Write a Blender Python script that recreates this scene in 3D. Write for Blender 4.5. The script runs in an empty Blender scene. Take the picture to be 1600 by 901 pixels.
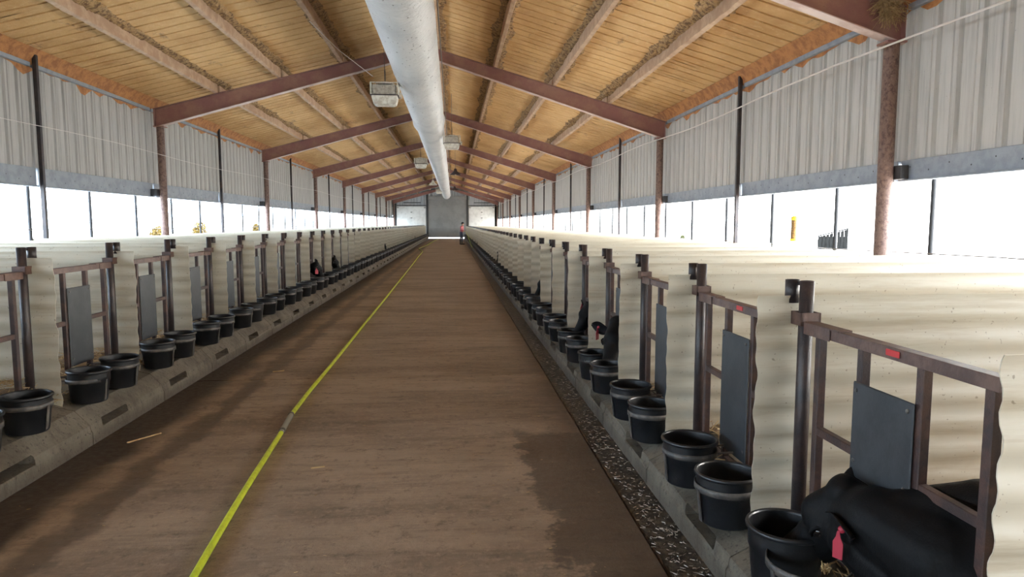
import bpy, bmesh, math, random
from mathutils import Vector, Matrix, noise
random.seed(7)
PI = math.pi
scene = bpy.context.scene
COL = scene.collection

# ------------------------------------------------------------------ camera
cd = bpy.data.cameras.new('camera'); cam = bpy.data.objects.new('camera', cd); COL.objects.link(cam)
cd.sensor_width = 36.0; cd.lens = 1065.62 / 1600 * 36.0; cd.clip_end = 500; cd.clip_start = 0.05
cam.location = (0, 0, 1.581)
cam.rotation_euler = (PI / 2 - 0.09514, 0, -0.08562)
scene.camera = cam

# ------------------------------------------------------------------ sky, exposure
w = bpy.data.worlds.new('world'); scene.world = w; w.use_nodes = True
nt = w.node_tree; nt.nodes.clear()
sky = nt.nodes.new('ShaderNodeTexSky'); sky.sky_type = 'NISHITA'; sky.sun_disc = False
sky.sun_elevation = math.radians(38); sky.sun_rotation = math.radians(80)
sky.air_density = 1.0; sky.dust_density = 4.0; sky.ozone_density = 1.0
hz = nt.nodes.new('ShaderNodeMixRGB'); hz.inputs[0].default_value = 0.45; hz.inputs[2].default_value = (9, 9.6, 10.2, 1)
bg = nt.nodes.new('ShaderNodeBackground'); bg.inputs[1].default_value = 1.0
out = nt.nodes.new('ShaderNodeOutputWorld')
nt.links.new(sky.outputs[0], hz.inputs[1]); nt.links.new(hz.outputs[0], bg.inputs[0]); nt.links.new(bg.outputs[0], out.inputs[0])
scene.view_settings.view_transform = 'Standard'; scene.view_settings.look = 'None'
scene.view_settings.gamma = 1.0; scene.view_settings.use_curve_mapping = False
scene.view_settings.exposure = 1.6

# ------------------------------------------------------------------ materials
def lerp(a, b, t): return a + (b - a) * t
class NM:
    def __init__(s, name):
        s.m = bpy.data.materials.new(name); s.m.use_nodes = True; s.t = s.m.node_tree
        s.b = s.t.nodes['Principled BSDF']; s.o = s.t.nodes['Material Output']
        s.geo = s.t.nodes.new('ShaderNodeNewGeometry'); s.tc = s.t.nodes.new('ShaderNodeTexCoord')
    def n(s, k, **kw):
        q = s.t.nodes.new(k)
        for a, b in kw.items(): setattr(q, a, b)
        return q
    def l(s, a, b): s.t.links.new(a, b)
    def noise(s, scale, detail=4, rough=.6, stretch=(1, 1, 1), obj=False, dist=0.0):
        mp = s.n('ShaderNodeMapping'); mp.inputs['Scale'].default_value = stretch
        s.l(s.tc.outputs['Object'] if obj else s.geo.outputs['Position'], mp.inputs[0])
        q = s.n('ShaderNodeTexNoise'); q.inputs['Scale'].default_value = scale
        q.inputs['Detail'].default_value = detail; q.inputs['Roughness'].default_value = rough
        q.inputs['Distortion'].default_value = dist
        s.l(mp.outputs[0], q.inputs['Vector']); return q.outputs[0]
    def ramp(s, src, a, b, lo=0.0, hi=1.0):
        q = s.n('ShaderNodeMapRange'); q.clamp = True; q.interpolation_type = 'SMOOTHSTEP'
        for i, v in zip((1, 2, 3, 4), (a, b, lo, hi)): q.inputs[i].default_value = v
        s.l(src, q.inputs[0]); return q.outputs[0]
    def math(s, op, a, b=0.0):
        q = s.n('ShaderNodeMath', operation=op)
        for i, v in enumerate((a, b)):
            if hasattr(v, 'links'): s.l(v, q.inputs[i])
            else: q.inputs[i].default_value = v
        return q.outputs[0]
    def mix(s, f, a, b):
        q = s.n('ShaderNodeMixRGB')
        for i, v in enumerate((f, a, b)):
            if hasattr(v, 'links'): s.l(v, q.inputs[i])
            elif i == 0: q.inputs[0].default_value = v
            else: q.inputs[i].default_value = (*v, 1)
        return q.outputs[0]
    def xyz(s):
        q = s.n('ShaderNodeSeparateXYZ'); s.l(s.geo.outputs['Position'], q.inputs[0]); return q.outputs
    def color(s, c):
        if hasattr(c, 'links'): s.l(c, s.b.inputs['Base Color'])
        else: s.b.inputs['Base Color'].default_value = (*c, 1)
    def rough(s, r):
        if hasattr(r, 'links'): s.l(r, s.b.inputs['Roughness'])
        else: s.b.inputs['Roughness'].default_value = r
    def bump(s, h, st=.3, d=.01):
        q = s.n('ShaderNodeBump'); q.inputs['Strength'].default_value = st; q.inputs['Distance'].default_value = d
        s.l(h, q.inputs['Height']); s.l(q.outputs[0], s.b.inputs['Normal'])
    def spec(s, v): s.b.inputs['Specular IOR Level'].default_value = v

def simple(name, c, r=.5, c2=None, scale=8, stretch=(1, 1, 1), a=.4, b=.65, bump=0, bscale=60, metal=0, spec=.5, obj=False, detail=5):
    m = NM(name); m.rough(r); m.b.inputs['Metallic'].default_value = metal; m.spec(spec)
    if c2: m.color(m.mix(m.ramp(m.noise(scale, detail, .65, stretch, obj), a, b), c, c2))
    else: m.color(c)
    if bump: m.bump(m.noise(bscale, 4, .6, (1, 1, 1), obj), bump, .01)
    return m.m

M = {}
# cream corrugated plastic
m = NM('cream_plastic')
st = m.ramp(m.noise(3.0, 6, .75, (.35, 1, 6)), .46, .68)
sp = m.ramp(m.noise(55, 2, .5), .68, .74)
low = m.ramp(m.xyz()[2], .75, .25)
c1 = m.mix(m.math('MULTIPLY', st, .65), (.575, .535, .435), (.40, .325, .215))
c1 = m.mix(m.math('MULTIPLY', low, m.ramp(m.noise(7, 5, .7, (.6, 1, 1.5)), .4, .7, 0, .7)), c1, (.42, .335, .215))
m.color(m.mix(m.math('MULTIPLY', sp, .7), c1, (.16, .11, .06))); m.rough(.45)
tr = m.n('ShaderNodeBsdfTranslucent'); tr.inputs[0].default_value = (.7, .68, .58, 1)
mx = m.n('ShaderNodeMixShader'); mx.inputs[0].default_value = .16
m.l(m.b.outputs[0], mx.inputs[1]); m.l(tr.outputs[0], mx.inputs[2]); m.l(mx.outputs[0], m.o.inputs[0]); M['cream'] = m.m
M['gate'] = simple('rusty_brown_steel', (.030, .017, .017), .5, (.070, .034, .025), 9, bump=.25, bscale=120)
M['gate_top'] = simple('rust_lit_steel', (.070, .038, .032), .5, (.13, .075, .058), 9, bump=.2)  # rust brown, paler so light on the top rails is in the colour
M['post'] = simple('dark_pipe_steel', (.020, .016, .018), .42, (.048, .030, .027), 6, bump=.25, bscale=110)
M['plate'] = simple('dark_slate_plastic', (.022, .026, .031), .5, (.036, .040, .046), 5, bump=.06)
M['red'] = simple('red_plastic', (.50, .03, .035), .45)
M['tag'] = simple('red_tag_plastic', (.40, .022, .045), .5)
m = NM('black_rubber'); f = m.ramp(m.noise(40, 4, .7, obj=True), .55, .72, 0, .5)
m.color(m.mix(f, (.008, .009, .011), (.032, .032, .032))); m.rough(m.ramp(m.noise(12, 3, obj=True), .3, .7, .30, .5)); m.bump(m.noise(90, 3, obj=True), .15, .004); M['rubber'] = m.m
M['band'] = simple('grey_steel_band', (.055, .052, .050), .5, (.13, .115, .10), 14, bump=.2)
# concrete curb
m = NM('stained_concrete')
g = m.mix(m.ramp(m.noise(2.3, 6, .7), .35, .7), (.175, .152, .115), (.085, .070, .050))
g = m.mix(m.ramp(m.noise(14, 5, .8, (1, 1, .12)), .50, .68, 0, .6), g, (.045, .036, .026))
g = m.mix(m.ramp(m.noise(38, 4, .7), .58, .66, 0, .8), g, (.03, .022, .016))
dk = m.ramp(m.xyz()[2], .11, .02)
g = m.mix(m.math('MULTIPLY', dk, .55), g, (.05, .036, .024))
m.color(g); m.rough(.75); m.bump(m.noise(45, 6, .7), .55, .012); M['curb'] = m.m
# aisle floor
m = NM('stained_floor'); x, y, z = m.xyz()
big = m.noise(.9, 6, .65, (.5, 1.4, 1)); fine = m.noise(22, 6, .7); streak = m.noise(3.0, 5, .7, (.3, 2.6, 1)); grit = m.noise(150, 3, .6)
c = m.mix(m.ramp(big, .35, .68), (.335, .250, .175), (.19, .138, .094))
c = m.mix(m.ramp(streak, .45, .75, 0, .6), c, (.100, .072, .050))
c = m.mix(m.ramp(m.noise(5, 7, .75, (.8, 1.3, 1)), .50, .68, 0, .45), c, (.38, .29, .21))
c = m.mix(m.ramp(m.noise(9, 8, .82), .52, .64, 0, .6), c, (.085, .06, .042))
c = m.mix(m.ramp(fine, .45, .75, 0, .6), c, (.40, .30, .21))
c = m.mix(m.ramp(grit, .62, .72, 0, .6), c, (.06, .042, .028))
c = m.mix(m.ramp(m.noise(75, 2, .5), .73, .76, 0, .8), c, (.45, .38, .28))
# edge grime
wob = m.math('MULTIPLY', m.math('SUBTRACT', m.noise(1.6, 5, .7), .5), .5)
xw = m.math('ADD', x, wob)
edge = m.ramp(xw, -2.12, -2.36)
st1 = m.math('MULTIPLY', m.ramp(xw, -2.12, -2.02), m.ramp(xw, -1.84, -1.92))
wob2 = m.math('MULTIPLY', m.math('SUBTRACT', m.noise(1.1, 6, .75), .5), 1.3)
pat = m.math('MULTIPLY', m.math('MULTIPLY', m.ramp(m.math('ADD', x, wob2), .42, .50), m.ramp(m.math('ADD', y, m.math('MULTIPLY', wob2, 2.5)), 5.4, 5.0)), m.ramp(x, 1.3, 1.0))
redge = m.ramp(xw, .62, 1.0)
wet = m.math('MAXIMUM', m.math('MAXIMUM', m.math('MULTIPLY', edge, 1.0), m.math('MULTIPLY', st1, .6)), m.math('MAXIMUM', m.math('MULTIPLY', pat, .75), m.math('MULTIPLY', redge, .5)))
c = m.mix(wet, c, (.060, .042, .030))
m.color(c); m.rough(m.math('SUBTRACT', m.ramp(fine, .3, .7, .62, .78), m.math('MULTIPLY', wet, .22)))
m.bump(m.math('ADD', m.noise(16, 7, .75), m.math('MULTIPLY', streak, .8)), .45, .012); m.spec(.35); M['floor'] = m.m
M['gutter'] = simple('wet_gutter', (.040, .030, .022), .42, (.13, .10, .07), 17, a=.45, b=.62, bump=.9, bscale=26)
M['straw'] = simple('straw', (.50, .36, .17), .7, (.28, .17, .07), 12)
M['chaff'] = simple('glint_chaff', (.36, .32, .26), .5, (.20, .17, .13), 30)  # straw bits, greyed and paled so their colour stands for wet glitter
M['bedding'] = simple('bedding', (.17, .11, .06), .9, (.36, .25, .13), 18, bump=1, bscale=40)
# foam coated roof
m = NM('foam_coated_roof'); x, y, z = m.xyz()
b1 = m.noise(.7, 5, .6, (1.3, .8, 1)); b2 = m.noise(9, 6, .7, (1, 1.5, 1))
c = m.mix(m.ramp(b1, .35, .7), (.68, .43, .18), (.52, .29, .10))
c = m.mix(m.ramp(b2, .5, .75, 0, .6), c, (.76, .55, .30))
c = m.mix(m.ramp(m.noise(1.7, 6, .72, (1.6, .6, 1)), .60, .73, 0, .75), c, (.15, .082, .038))
m.color(c); m.rough(.75); m.bump(m.noise(28, 5, .7), .6, .02); M['roof'] = m.m
M['purlin'] = simple('foam_coated_purlin', (.46, .30, .19), .7, (.58, .41, .27), 5, bump=.4, bscale=30)
M['bead'] = simple('rough_foam', (.46, .30, .14), .85, (.16, .09, .045), 16, a=.42, b=.62, bump=1, bscale=50)
M['foam'] = simple('orange_foam', (.48, .22, .075), .8, (.30, .12, .045), 7, bump=.8, bscale=35)
m = NM('maroon_steel'); c = m.mix(m.ramp(m.noise(2.2, 6, .7), .4, .7), (.25, .115, .100), (.32, .175, .125))
m.color(m.mix(m.ramp(m.noise(30, 4, .7), .6, .72, 0, .5), c, (.08, .035, .03))); m.rough(.5); m.bump(m.noise(60, 3), .1, .005); M['rafter'] = m.m
M['flange'] = simple('lit_flange', (.62, .50, .45), .5, (.50, .36, .31), 4)  # lit underside of the maroon rafter, its light put into the colour
m = NM('rusty_column'); c = m.mix(m.ramp(m.noise(26, 5, .75, (1, 1, .7)), .42, .66), (.20, .125, .098), (.085, .045, .038))
c = m.mix(m.ramp(m.noise(60, 3, .6), .62, .7, 0, .6), c, (.36, .27, .21)); m.color(c); m.rough(.6); m.bump(m.noise(80, 4, .7), .5, .006); M['column'] = m.m
m = NM('grey_siding'); c = m.mix(m.ramp(m.noise(3.5, 5, .7, (5, 5, .25)), .42, .7), (.45, .435, .405), (.33, .315, .29))
c = m.mix(m.ramp(m.noise(60, 2, .5), .74, .77, 0, .8), c, (.10, .08, .06)); m.color(c); m.rough(.6)
tr = m.n('ShaderNodeBsdfTranslucent'); tr.inputs[0].default_value = (.62, .64, .64, 1); mx = m.n('ShaderNodeMixShader'); mx.inputs[0].default_value = .10
m.l(m.b.outputs[0], mx.inputs[1]); m.l(tr.outputs[0], mx.inputs[2]); m.l(mx.outputs[0], m.o.inputs[0]); M['siding'] = m.m
M['girt'] = simple('blue_grey_girt', (.30, .34, .39), .5, (.23, .27, .32), 6, (1, .3, 3) if False else (1, 1, 1))
M['strap'] = simple('dark_strap', (.02, .021, .023), .6)
M['darkcleat'] = simple('dark_cleat', (.05, .05, .055), .6)
# plastic film: lets the sky through, scatters some of it
def film(name, tint, transp):
    m = NM(name); tr = m.n('ShaderNodeBsdfTranslucent'); tr.inputs[0].default_value = (.12 * tint[0], .12 * tint[1], .12 * tint[2], 1)
    df = m.n('ShaderNodeBsdfTransparent'); df.inputs[0].default_value = (*tint, 1)
    mx = m.n('ShaderNodeMixShader')
    f = m.ramp(m.noise(1.2, 4, .6, (1, 1, .4)), .3, .7, transp - .012, transp + .012); m.l(f, mx.inputs[0])
    m.l(tr.outputs[0], mx.inputs[1]); m.l(df.outputs[0], mx.inputs[2]); m.l(mx.outputs[0], m.o.inputs[0]); return m.m
M['film_l'] = film('film_left', (.82, .90, .98), .985)
M['film_r'] = film('film_right', (.97, .98, .98), .985)
m = NM('duct_fabric'); c = m.mix(m.ramp(m.noise(1.6, 5, .6, (1, .5, 1)), .4, .75), (.78, .79, .78), (.62, .64, .64))
c = m.mix(m.ramp(m.noise(24, 2, .4, (1, .45, 1)), .70, .73, 0, .8), c, (.14, .13, .12)); m.color(c); m.rough(.42)
m.bump(m.noise(3.2, 5, .65, (1.6, 4.5, 1.6), dist=1.0), .9, .07); M['duct'] = m.m
M['seam'] = simple('duct_seam', (.45, .46, .46), .5)
M['white'] = simple('white_paint', (.74, .76, .74), .5, (.62, .64, .62), 3)
M['lampwhite'] = simple('dusty_white_housing', (.70, .68, .60), .5, (.50, .45, .36), 12)
M['lampcage'] = simple('dusty_cage', (.62, .58, .50), .6, (.42, .37, .30), 20)
M['lampdark'] = simple('dark_lamp', (.05, .035, .04), .5)
M['door'] = simple('grey_roller_door', (.26, .265, .26), .7, (.22, .222, .22), 1.2)
M['doorpost'] = simple('dark_door_post', (.035, .035, .035), .6)
M['endclad'] = simple('end_cladding', (.40, .43, .46), .5, (.30, .33, .36), 3, (3, 3, .3))
M['hose'] = simple('yellow_green_hose', (.56, .66, .035), .42, (.44, .52, .03), 20)
M['hosewrap'] = simple('hose_wrap', (.26, .25, .20), .5)
M['wire'] = simple('pale_cable', (.66, .62, .58), .5)
M['steel'] = simple('dull_cable', (.14, .12, .10), .5)
m = NM('black_hide'); m.color(m.mix(m.ramp(m.noise(30, 4, .7, obj=True), .5, .75, 0, .6), (.004, .004, .0045), (.010, .0095, .010)))
m.rough(.6); m.spec(.15); m.bump(m.noise(160, 3, .7, (1, 1, .3), obj=True), .35, .006); M['hide'] = m.m
M['nose'] = simple('wet_nose', (.012, .011, .012), .25)
M['eye'] = simple('eye', (.008, .006, .006), .08)
M['earin'] = simple('ear_hair', (.05, .046, .045), .7)
M['yellow'] = simple('yellow_plastic', (.90, .66, .03), .5)
M['flies'] = simple('sticky_with_flies', (.42, .23, .04), .5, (.10, .05, .02), 90, a=.4, b=.55)
M['leaf'] = simple('yellow_leaf', (.115, .072, .003), .9, (.07, .038, .002), 5)
M['leafg'] = simple('green_yellow_leaf', (.036, .042, .004), .6)
M['bark'] = simple('bark', (.15, .10, .06), .8)
M['plank'] = simple('weathered_plank', (.014, .0145, .014), .9, (.009, .009, .0085), 6, (4, 4, .4), spec=0)
M['ground'] = simple('pale_gravel', (.62, .60, .56), .9, (.54, .52, .47), .8)
M['shirt'] = simple('red_plaid_shirt', (.36, .07, .08), .8, (.55, .38, .36), 30, a=.55, b=.6)
M['jeans'] = simple('blue_jeans', (.06, .07, .11), .8, (.10, .12, .17), 14)
M['skin'] = simple('skin', (.50, .28, .20), .55)
M['black'] = simple('black_felt', (.012, .012, .014), .7)
M['hair'] = simple('dark_hair', (.03, .02, .015), .7)
M['sandy'] = simple('dry_nest', (.46, .33, .17), .9, (.25, .17, .08), 25)

# ------------------------------------------------------------------ helpers
def tag(o, label=None, cat=None, group=None, kind=None):
    if label: o['label'] = label
    if cat: o['category'] = cat
    if group: o['group'] = group
    if kind: o['kind'] = kind
    return o
def link(name, data, parent=None, loc=(0, 0, 0), rot=(0, 0, 0), scl=None):
    o = bpy.data.objects.new(name, data); COL.objects.link(o)
    o.location = loc; o.rotation_euler = rot
    if scl: o.scale = scl
    if parent: o.parent = parent
    return o
def empty(name, loc=(0, 0, 0), rz=0):
    o = link(name, None, None, loc, (0, 0, rz)); o.empty_display_size = .1; return o
def copy_tree(o, parent=None):
    c = o.copy(); COL.objects.link(c)
    if parent: c.parent = parent
    for ch in list(o.children): copy_tree(ch, c)
    return c

class MB:
    def __init__(s): s.v = []; s.f = []; s.sm = []
    def add(s, vs, fs, smooth=False):
        n = len(s.v); s.v += [tuple(p) for p in vs]; s.f += [tuple(i + n for i in f) for f in fs]; s.sm += [smooth] * len(fs)
    def box(s, x0, x1, y0, y1, z0, z1):
        vs = [(x, y, z) for z in (z0, z1) for y in (y0, y1) for x in (x0, x1)]
        s.add(vs, [(0, 2, 3, 1), (4, 5, 7, 6), (0, 1, 5, 4), (2, 6, 7, 3), (0, 4, 6, 2), (1, 3, 7, 5)]); return s
    def bbox(s, x0, x1, y0, y1, z0, z1, b=.004):
        # chamfered box
        bm = bmesh.new(); bmesh.ops.create_cube(bm, size=1)
        for v in bm.verts: v.co = Vector((lerp(x0, x1, v.co.x + .5), lerp(y0, y1, v.co.y + .5), lerp(z0, z1, v.co.z + .5)))
        bmesh.ops.bevel(bm, geom=bm.edges[:], offset=b, segments=1, affect='EDGES')
        bm.verts.ensure_lookup_table(); s.add([v.co[:] for v in bm.verts], [[v.index for v in f.verts] for f in bm.faces]); bm.free(); return s
    def tube(s, pts, r, n=8, cap=True, smooth=True, rs=None):
        pts = [Vector(p) for p in pts]; vs = []; prev = None
        for i, p in enumerate(pts):
            d = (pts[min(i + 1, len(pts) - 1)] - pts[max(i - 1, 0)])
            d = d.normalized() if d.length > 1e-9 else Vector((0, 0, 1))
            if prev is None: u = d.orthogonal().normalized()
            else: u = (prev - d * prev.dot(d)); u = u.normalized() if u.length > 1e-6 else d.orthogonal().normalized()
            prev = u; vv = d.cross(u); rr = rs[i] if rs else r
            for k in range(n):
                a = 2 * PI * k / n; vs.append(p + (u * math.cos(a) + vv * math.sin(a)) * rr)
        fs = [(i * n + k, i * n + (k + 1) % n, (i + 1) * n + (k + 1) % n, (i + 1) * n + k) for i in range(len(pts) - 1) for k in range(n)]
        s.add(vs, fs, smooth)
        if cap: s.add(vs[:n], [tuple(range(n))[::-1]]); s.add(vs[-n:], [tuple(range(n))])
        return s
    def lathe(s, prof, n=32, c=(0, 0, 0), a0=0, a1=2 * PI, smooth=True):
        full = abs(a1 - a0 - 2 * PI) < 1e-6; m = n if full else n + 1; vs = []
        for r, z in prof:
            for k in range(m):
                a = a0 + (a1 - a0) * k / n; vs.append((c[0] + r * math.cos(a), c[1] + r * math.sin(a), c[2] + z))
        fs = []
        for i in range(len(prof) - 1):
            for k in range(n):
                k2 = (k + 1) % m; fs.append((i * m + k, i * m + k2, (i + 1) * m + k2, (i + 1) * m + k))
        s.add(vs, fs, smooth); return s
    def ell(s, c, r, n=12, rot=None):
        bm = bmesh.new(); bmesh.ops.create_uvsphere(bm, u_segments=n, v_segments=max(6, n // 2 + 2), radius=1)
        R = rot or Matrix.Identity(3)
        for v in bm.verts: v.co = R @ Vector((v.co.x * r[0], v.co.y * r[1], v.co.z * r[2])) + Vector(c)
        s.add([v.co[:] for v in bm.verts], [[v.index for v in f.verts] for f in bm.faces], True); bm.free(); return s
    def mesh(s, name, mat, mats=None):
        me = bpy.data.meshes.new(name); me.from_pydata(s.v, [], s.f); me.materials.append(mat)
        me.polygons.foreach_set('use_smooth', s.sm); me.update(); return me
    def build(s, name, mat, parent=None, loc=(0, 0, 0), rot=(0, 0, 0)):
        return link(name, s.mesh(name, mat), parent, loc, rot)
def recalc(me):
    bm = bmesh.new(); bm.from_mesh(me); bmesh.ops.recalc_face_normals(bm, faces=bm.faces); bm.to_mesh(me); bm.free()

ORD = ['first', 'second', 'third', 'fourth', 'fifth', 'sixth', 'seventh', 'eighth', 'ninth', 'tenth', 'eleventh', 'twelfth', 'thirteenth', 'fourteenth', 'fifteenth',
       'sixteenth', 'seventeenth', 'eighteenth', 'nineteenth', 'twentieth', 'twenty-first', 'twenty-second', 'twenty-third', 'twenty-fourth', 'twenty-fifth', 'twenty-sixth']

# ------------------------------------------------------------------ dimensions
XR, XL = 4.69, -6.20            # columns
WR, WL = 4.89, -6.44            # siding
YC, BAY, NB = 7.135, 8.24, 8
YW = YC + NB * BAY              # far wall 73.06
YN = YC - 2 * BAY               # near end of the building
RX, RZ = -.67, 5.455            # ridge of the rafter tops
TR, TL = 3.885, 4.00            # rafter tops at the columns (X 4.74 / -6.3)
SLR = (RZ - TR) / (4.74 - RX); SLL = (RZ - TL) / (RX + 6.30)
def ztop(x): return RZ - (x - RX) * SLR if x > RX else RZ - (RX - x) * SLL
PD = .20                        # purlin depth
S = 1.22
SIDE = {'right': dict(s=1, px=1.48, y0=2.738, n=57, zp=1.34, zt=1.272, fx=1.295, wx=4.86, bx=1.24, bz=.215, base=1.165, bed=.30),
        'left': dict(s=-1, px=2.988, y0=5.006, n=55, zp=1.414, zt=1.342, fx=2.80, wx=6.50, bx=2.70, bz=.270, base=2.585, bed=.40)}

# ------------------------------------------------------------------ ground outside, floor
g = MB(); g.box(-260, 260, -120, 400, -.4, -.06); tag(g.build('ground', M['ground']), kind='structure')
fl = MB(); fl.box(-3.2, 1.6, YN, YW + .2, -.055, -.025); floor = tag(fl.build('floor', M['gutter']), kind='structure')
ys = [YN] + [7.0 + 6.1 * k for k in range(-2, 12) if YN + 1 < 7.0 + 6.1 * k < YW - 1] + [YW + .2]
for a, b in zip(ys, ys[1:]):
    q = MB(); q.bbox(-2.60, .955, a + .004, b - .004, -.05, 0, .006); q.build('floor_slab', M['floor'], floor)
    q = MB(); q.bbox(.967, 1.20, a + .006, b - .006, -.05, -.008, .006); q.build('gutter_slab', M['gutter'], floor)

# curbs: cast blocks with a weep slot each
def curb(side):
    d = SIDE[side]; s = d['s']; bx = d['base']; h = d['bz']
    root = MB(); root.box(*sorted((s * (bx + .04), s * (bx + .30))), YN, YW, -.05, .05)
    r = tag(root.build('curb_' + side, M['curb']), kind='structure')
    prof = [(0, -.02), (0, .086), (.008, .100), (.010, .104), (.016, .138), (.020, .145), (.115, h - .022), (.32, h + .03), (.36, h + .03)]
    slot = [(0, -.02), (0, .082), (.010, .094), (.20, .100), (.20, .150), (.026, .156), (.115, h - .022), (.32, h + .03), (.36, h + .03)]
    me = []
    for var in range(3):
        ys = [0.003, .05, .16, .17, .30, .42, .55, .56, .75, .95, 1.215]; vs = []
        for j, yy in enumerate(ys):
            inside = 3 <= j <= 6
            for i in range(9):
                p = slot[i] if inside else prof[i]
                nz = noise.noise(Vector((i * 1.7 + var * 9, yy * 6, 3))) * .006
                if not inside and i in (2, 3): pass
                vs.append((s * (bx + p[0] + nz), yy, p[1] + nz * .7))
        fs = [(j * 9 + i, j * 9 + i + 1, (j + 1) * 9 + i + 1, (j + 1) * 9 + i) for j in range(len(ys) - 1) for i in range(8)]
        n = len(ys) - 1
        fs += [tuple(range(9)), tuple(n * 9 + i for i in range(9))[::-1]]
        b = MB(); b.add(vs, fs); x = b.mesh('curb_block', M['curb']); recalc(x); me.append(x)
    y = d['y0'] - 3 * S
    while y < YW - S:
        link('curb_block', random.choice(me), r, (0, y, 0)); y += S
    # back edge wall and bedding
    q = MB(); q.box(*sorted((s * (bx + .34), s * (bx + .44))), YN, YW, 0, d['bed'] + .01); q.build('curb_back', M['curb'], r)
curb('right'); curb('left')
for side in ('right', 'left'):
    d = SIDE[side]; s = d['s']; vs = []; fs = []
    xs = [s * lerp(d['base'] + .40, d['wx'] + .3, t) for t in (0, .03, .08, .16, .3, .5, .75, 1)]
    ny = int((YW - YN) / .30)
    for j in range(ny + 1):
        yy = YN + (YW - YN) * j / ny
        for i, xx in enumerate(xs):
            vs.append((xx, yy, d['bed'] + noise.noise(Vector((xx * 2, yy * 1.7, 1))) * .06 + (.02 if 0 < i < 3 else 0)))
    k = len(xs)
    for j in range(ny):
        for i in range(k - 1): fs.append((j * k + i, j * k + i + 1, (j + 1) * k + i + 1, (j + 1) * k + i))
    b = MB(); b.add(vs, fs, True); me = b.mesh('straw_bedding', M['bedding']); recalc(me)
    tag(link('straw_bedding', me), 'brown straw bedding covering the pens of the %s-hand row' % side, 'bedding', kind='stuff')

# loose straw
def blade(mb, p, L, az, el=0, r=.002):
    d = Vector((math.cos(az) * math.cos(el), math.sin(az) * math.cos(el), math.sin(el)))
    u = Vector((-math.sin(az), math.cos(az), 0)) * r; up = Vector((0, 0, r)); a = Vector(p); b = a + d * L
    mb.add([a - u, a + u, a + up * 2, b - u, b + u, b + up * 2], [(0, 1, 4, 3), (1, 2, 5, 4), (2, 0, 3, 5)])
sb = MB()
for k in range(2200):
    y = 2.2 + 26 * random.random() ** 2; x = random.uniform(.98, 1.16)
    blade(sb, (x, y, -.006 + random.random() * .004), random.uniform(.006, .03), random.uniform(0, PI), 0, random.uniform(.0008, .0022))
tag(sb.build('gutter_straw', M['chaff']), 'chopped straw bits strewn along the wet right-hand gutter', 'straw', kind='stuff')
sb = MB()
for k in range(150):
    y = 2.8 + 26 * random.random() ** 2; x = random.uniform(-2.5, .9)
    blade(sb, (x, y, .002), random.uniform(.004, .022), random.uniform(-.5, .8), 0, random.uniform(.0006, .0013))
tag(sb.build('aisle_straw', M['straw']), 'thin straw bits scattered over the brown aisle floor', 'straw', kind='stuff')
for i, (x, y, L, a, lab) in enumerate([(-2.36, 5.02, .26, .95, 'long pale straw stalk on the dark floor strip near the left-hand curb'),
                                      (-1.93, 7.35, .12, .5, 'short pale straw stalk left of the yellow hose, beyond its coupling'),
                                      (-.93, 4.38, .085, .25, 'bright straw piece right of the yellow hose, nearest the coupling')]):
    b = MB(); blade(b, (0, 0, 0), L, a, 0, .004); blade(b, (.01, 0, 0), L * .9, a + .08, 0, .003)
    tag(b.build('straw_stalk', M['straw'], None, (x, y, .002)), lab, 'straw')
for side in ('right', 'left'):
    d = SIDE[side]; s = d['s']; sb = MB()
    for k in range(6500):
        y = d['y0'] - 1.2 + 22 * random.random() ** 1.7
        t = random.random(); x = s * (d['base'] + lerp(.24, .75, t)); z = lerp(d['bz'] + .02, d['bed'] + .04, min(1, t * 2.2)) + random.random() * .035
        blade(sb, (x, y, z), random.uniform(.02, .09), random.uniform(0, 2 * PI), random.uniform(-.2, .6), random.uniform(.0012, .003))
    tag(sb.build('pen_straw', M['straw']), 'loose straw heaped along the curb behind the %s-hand buckets' % side, 'straw', kind='stuff')

# ------------------------------------------------------------------ divider panels
def panel_mesh(side, var):
    d = SIDE[side]; s = d['s']; x0, x1 = d['fx'], d['wx']; zt = d['zt']; z0 = .25 if side == 'left' else .27
    A = .0060; per = .124; nz = int((zt - z0) / per * 8); xs = [0, .06, .14, .3, .8, 1.6, 2.6, x1 - x0]
    rnd = random.Random(var * 13 + (5 if s > 0 else 9)); ph = rnd.random() * .3; ben = rnd.uniform(-.012, .012)
    grid = []
    for i, t in enumerate(xs):
        col = []
        for j in range(nz + 1):
            z = z0 + (zt - z0) * j / nz; a = 2 * PI * (zt - z) / per + ph
            wv = math.sin(a); wv = math.copysign(min(1, abs(wv) * 1.35), wv) * A
            fr = math.exp(-t * 6)
            y = wv + fr * (ben + .010 * noise.noise(Vector((var * 3.1, z * 5, 0)))) + .012 * math.sin(t * 1.9 + var)
            xx = t + (fr * .012 * noise.noise(Vector((var * 5.3, z * 7, 8))) if i == 0 else 0)
            col.append((s * (x0 + xx), y, z))
        grid.append(col)
    th = .0035; vs = []; k = nz + 1
    for off in (-th / 2, th / 2):
        for col in grid: vs += [(p[0], p[1] + off, p[2]) for p in col]
    n = len(xs) * k; fs = []
    for i in range(len(xs) - 1):
        for j in range(nz):
            a = i * k + j; fs.append((a, a + 1, a + k + 1, a + k)); fs.append((n + a, n + a + k, n + a + k + 1, n + a + 1))
    b = MB(); b.add(vs, fs, True); ed = []
    for j in range(nz): ed.append((j, n + j, n + j + 1, j + 1)); q = (len(xs) - 1) * k + j; ed.append((q, q + 1, n + q + 1, n + q))
    for i in range(len(xs) - 1):
        for j in (0, nz): q = i * k + j; ed.append((q, q + k, n + q + k, n + q))
    b.add(vs, ed, False)
    me = b.mesh('divider_panel', M['cream']); recalc(me); return me
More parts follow.
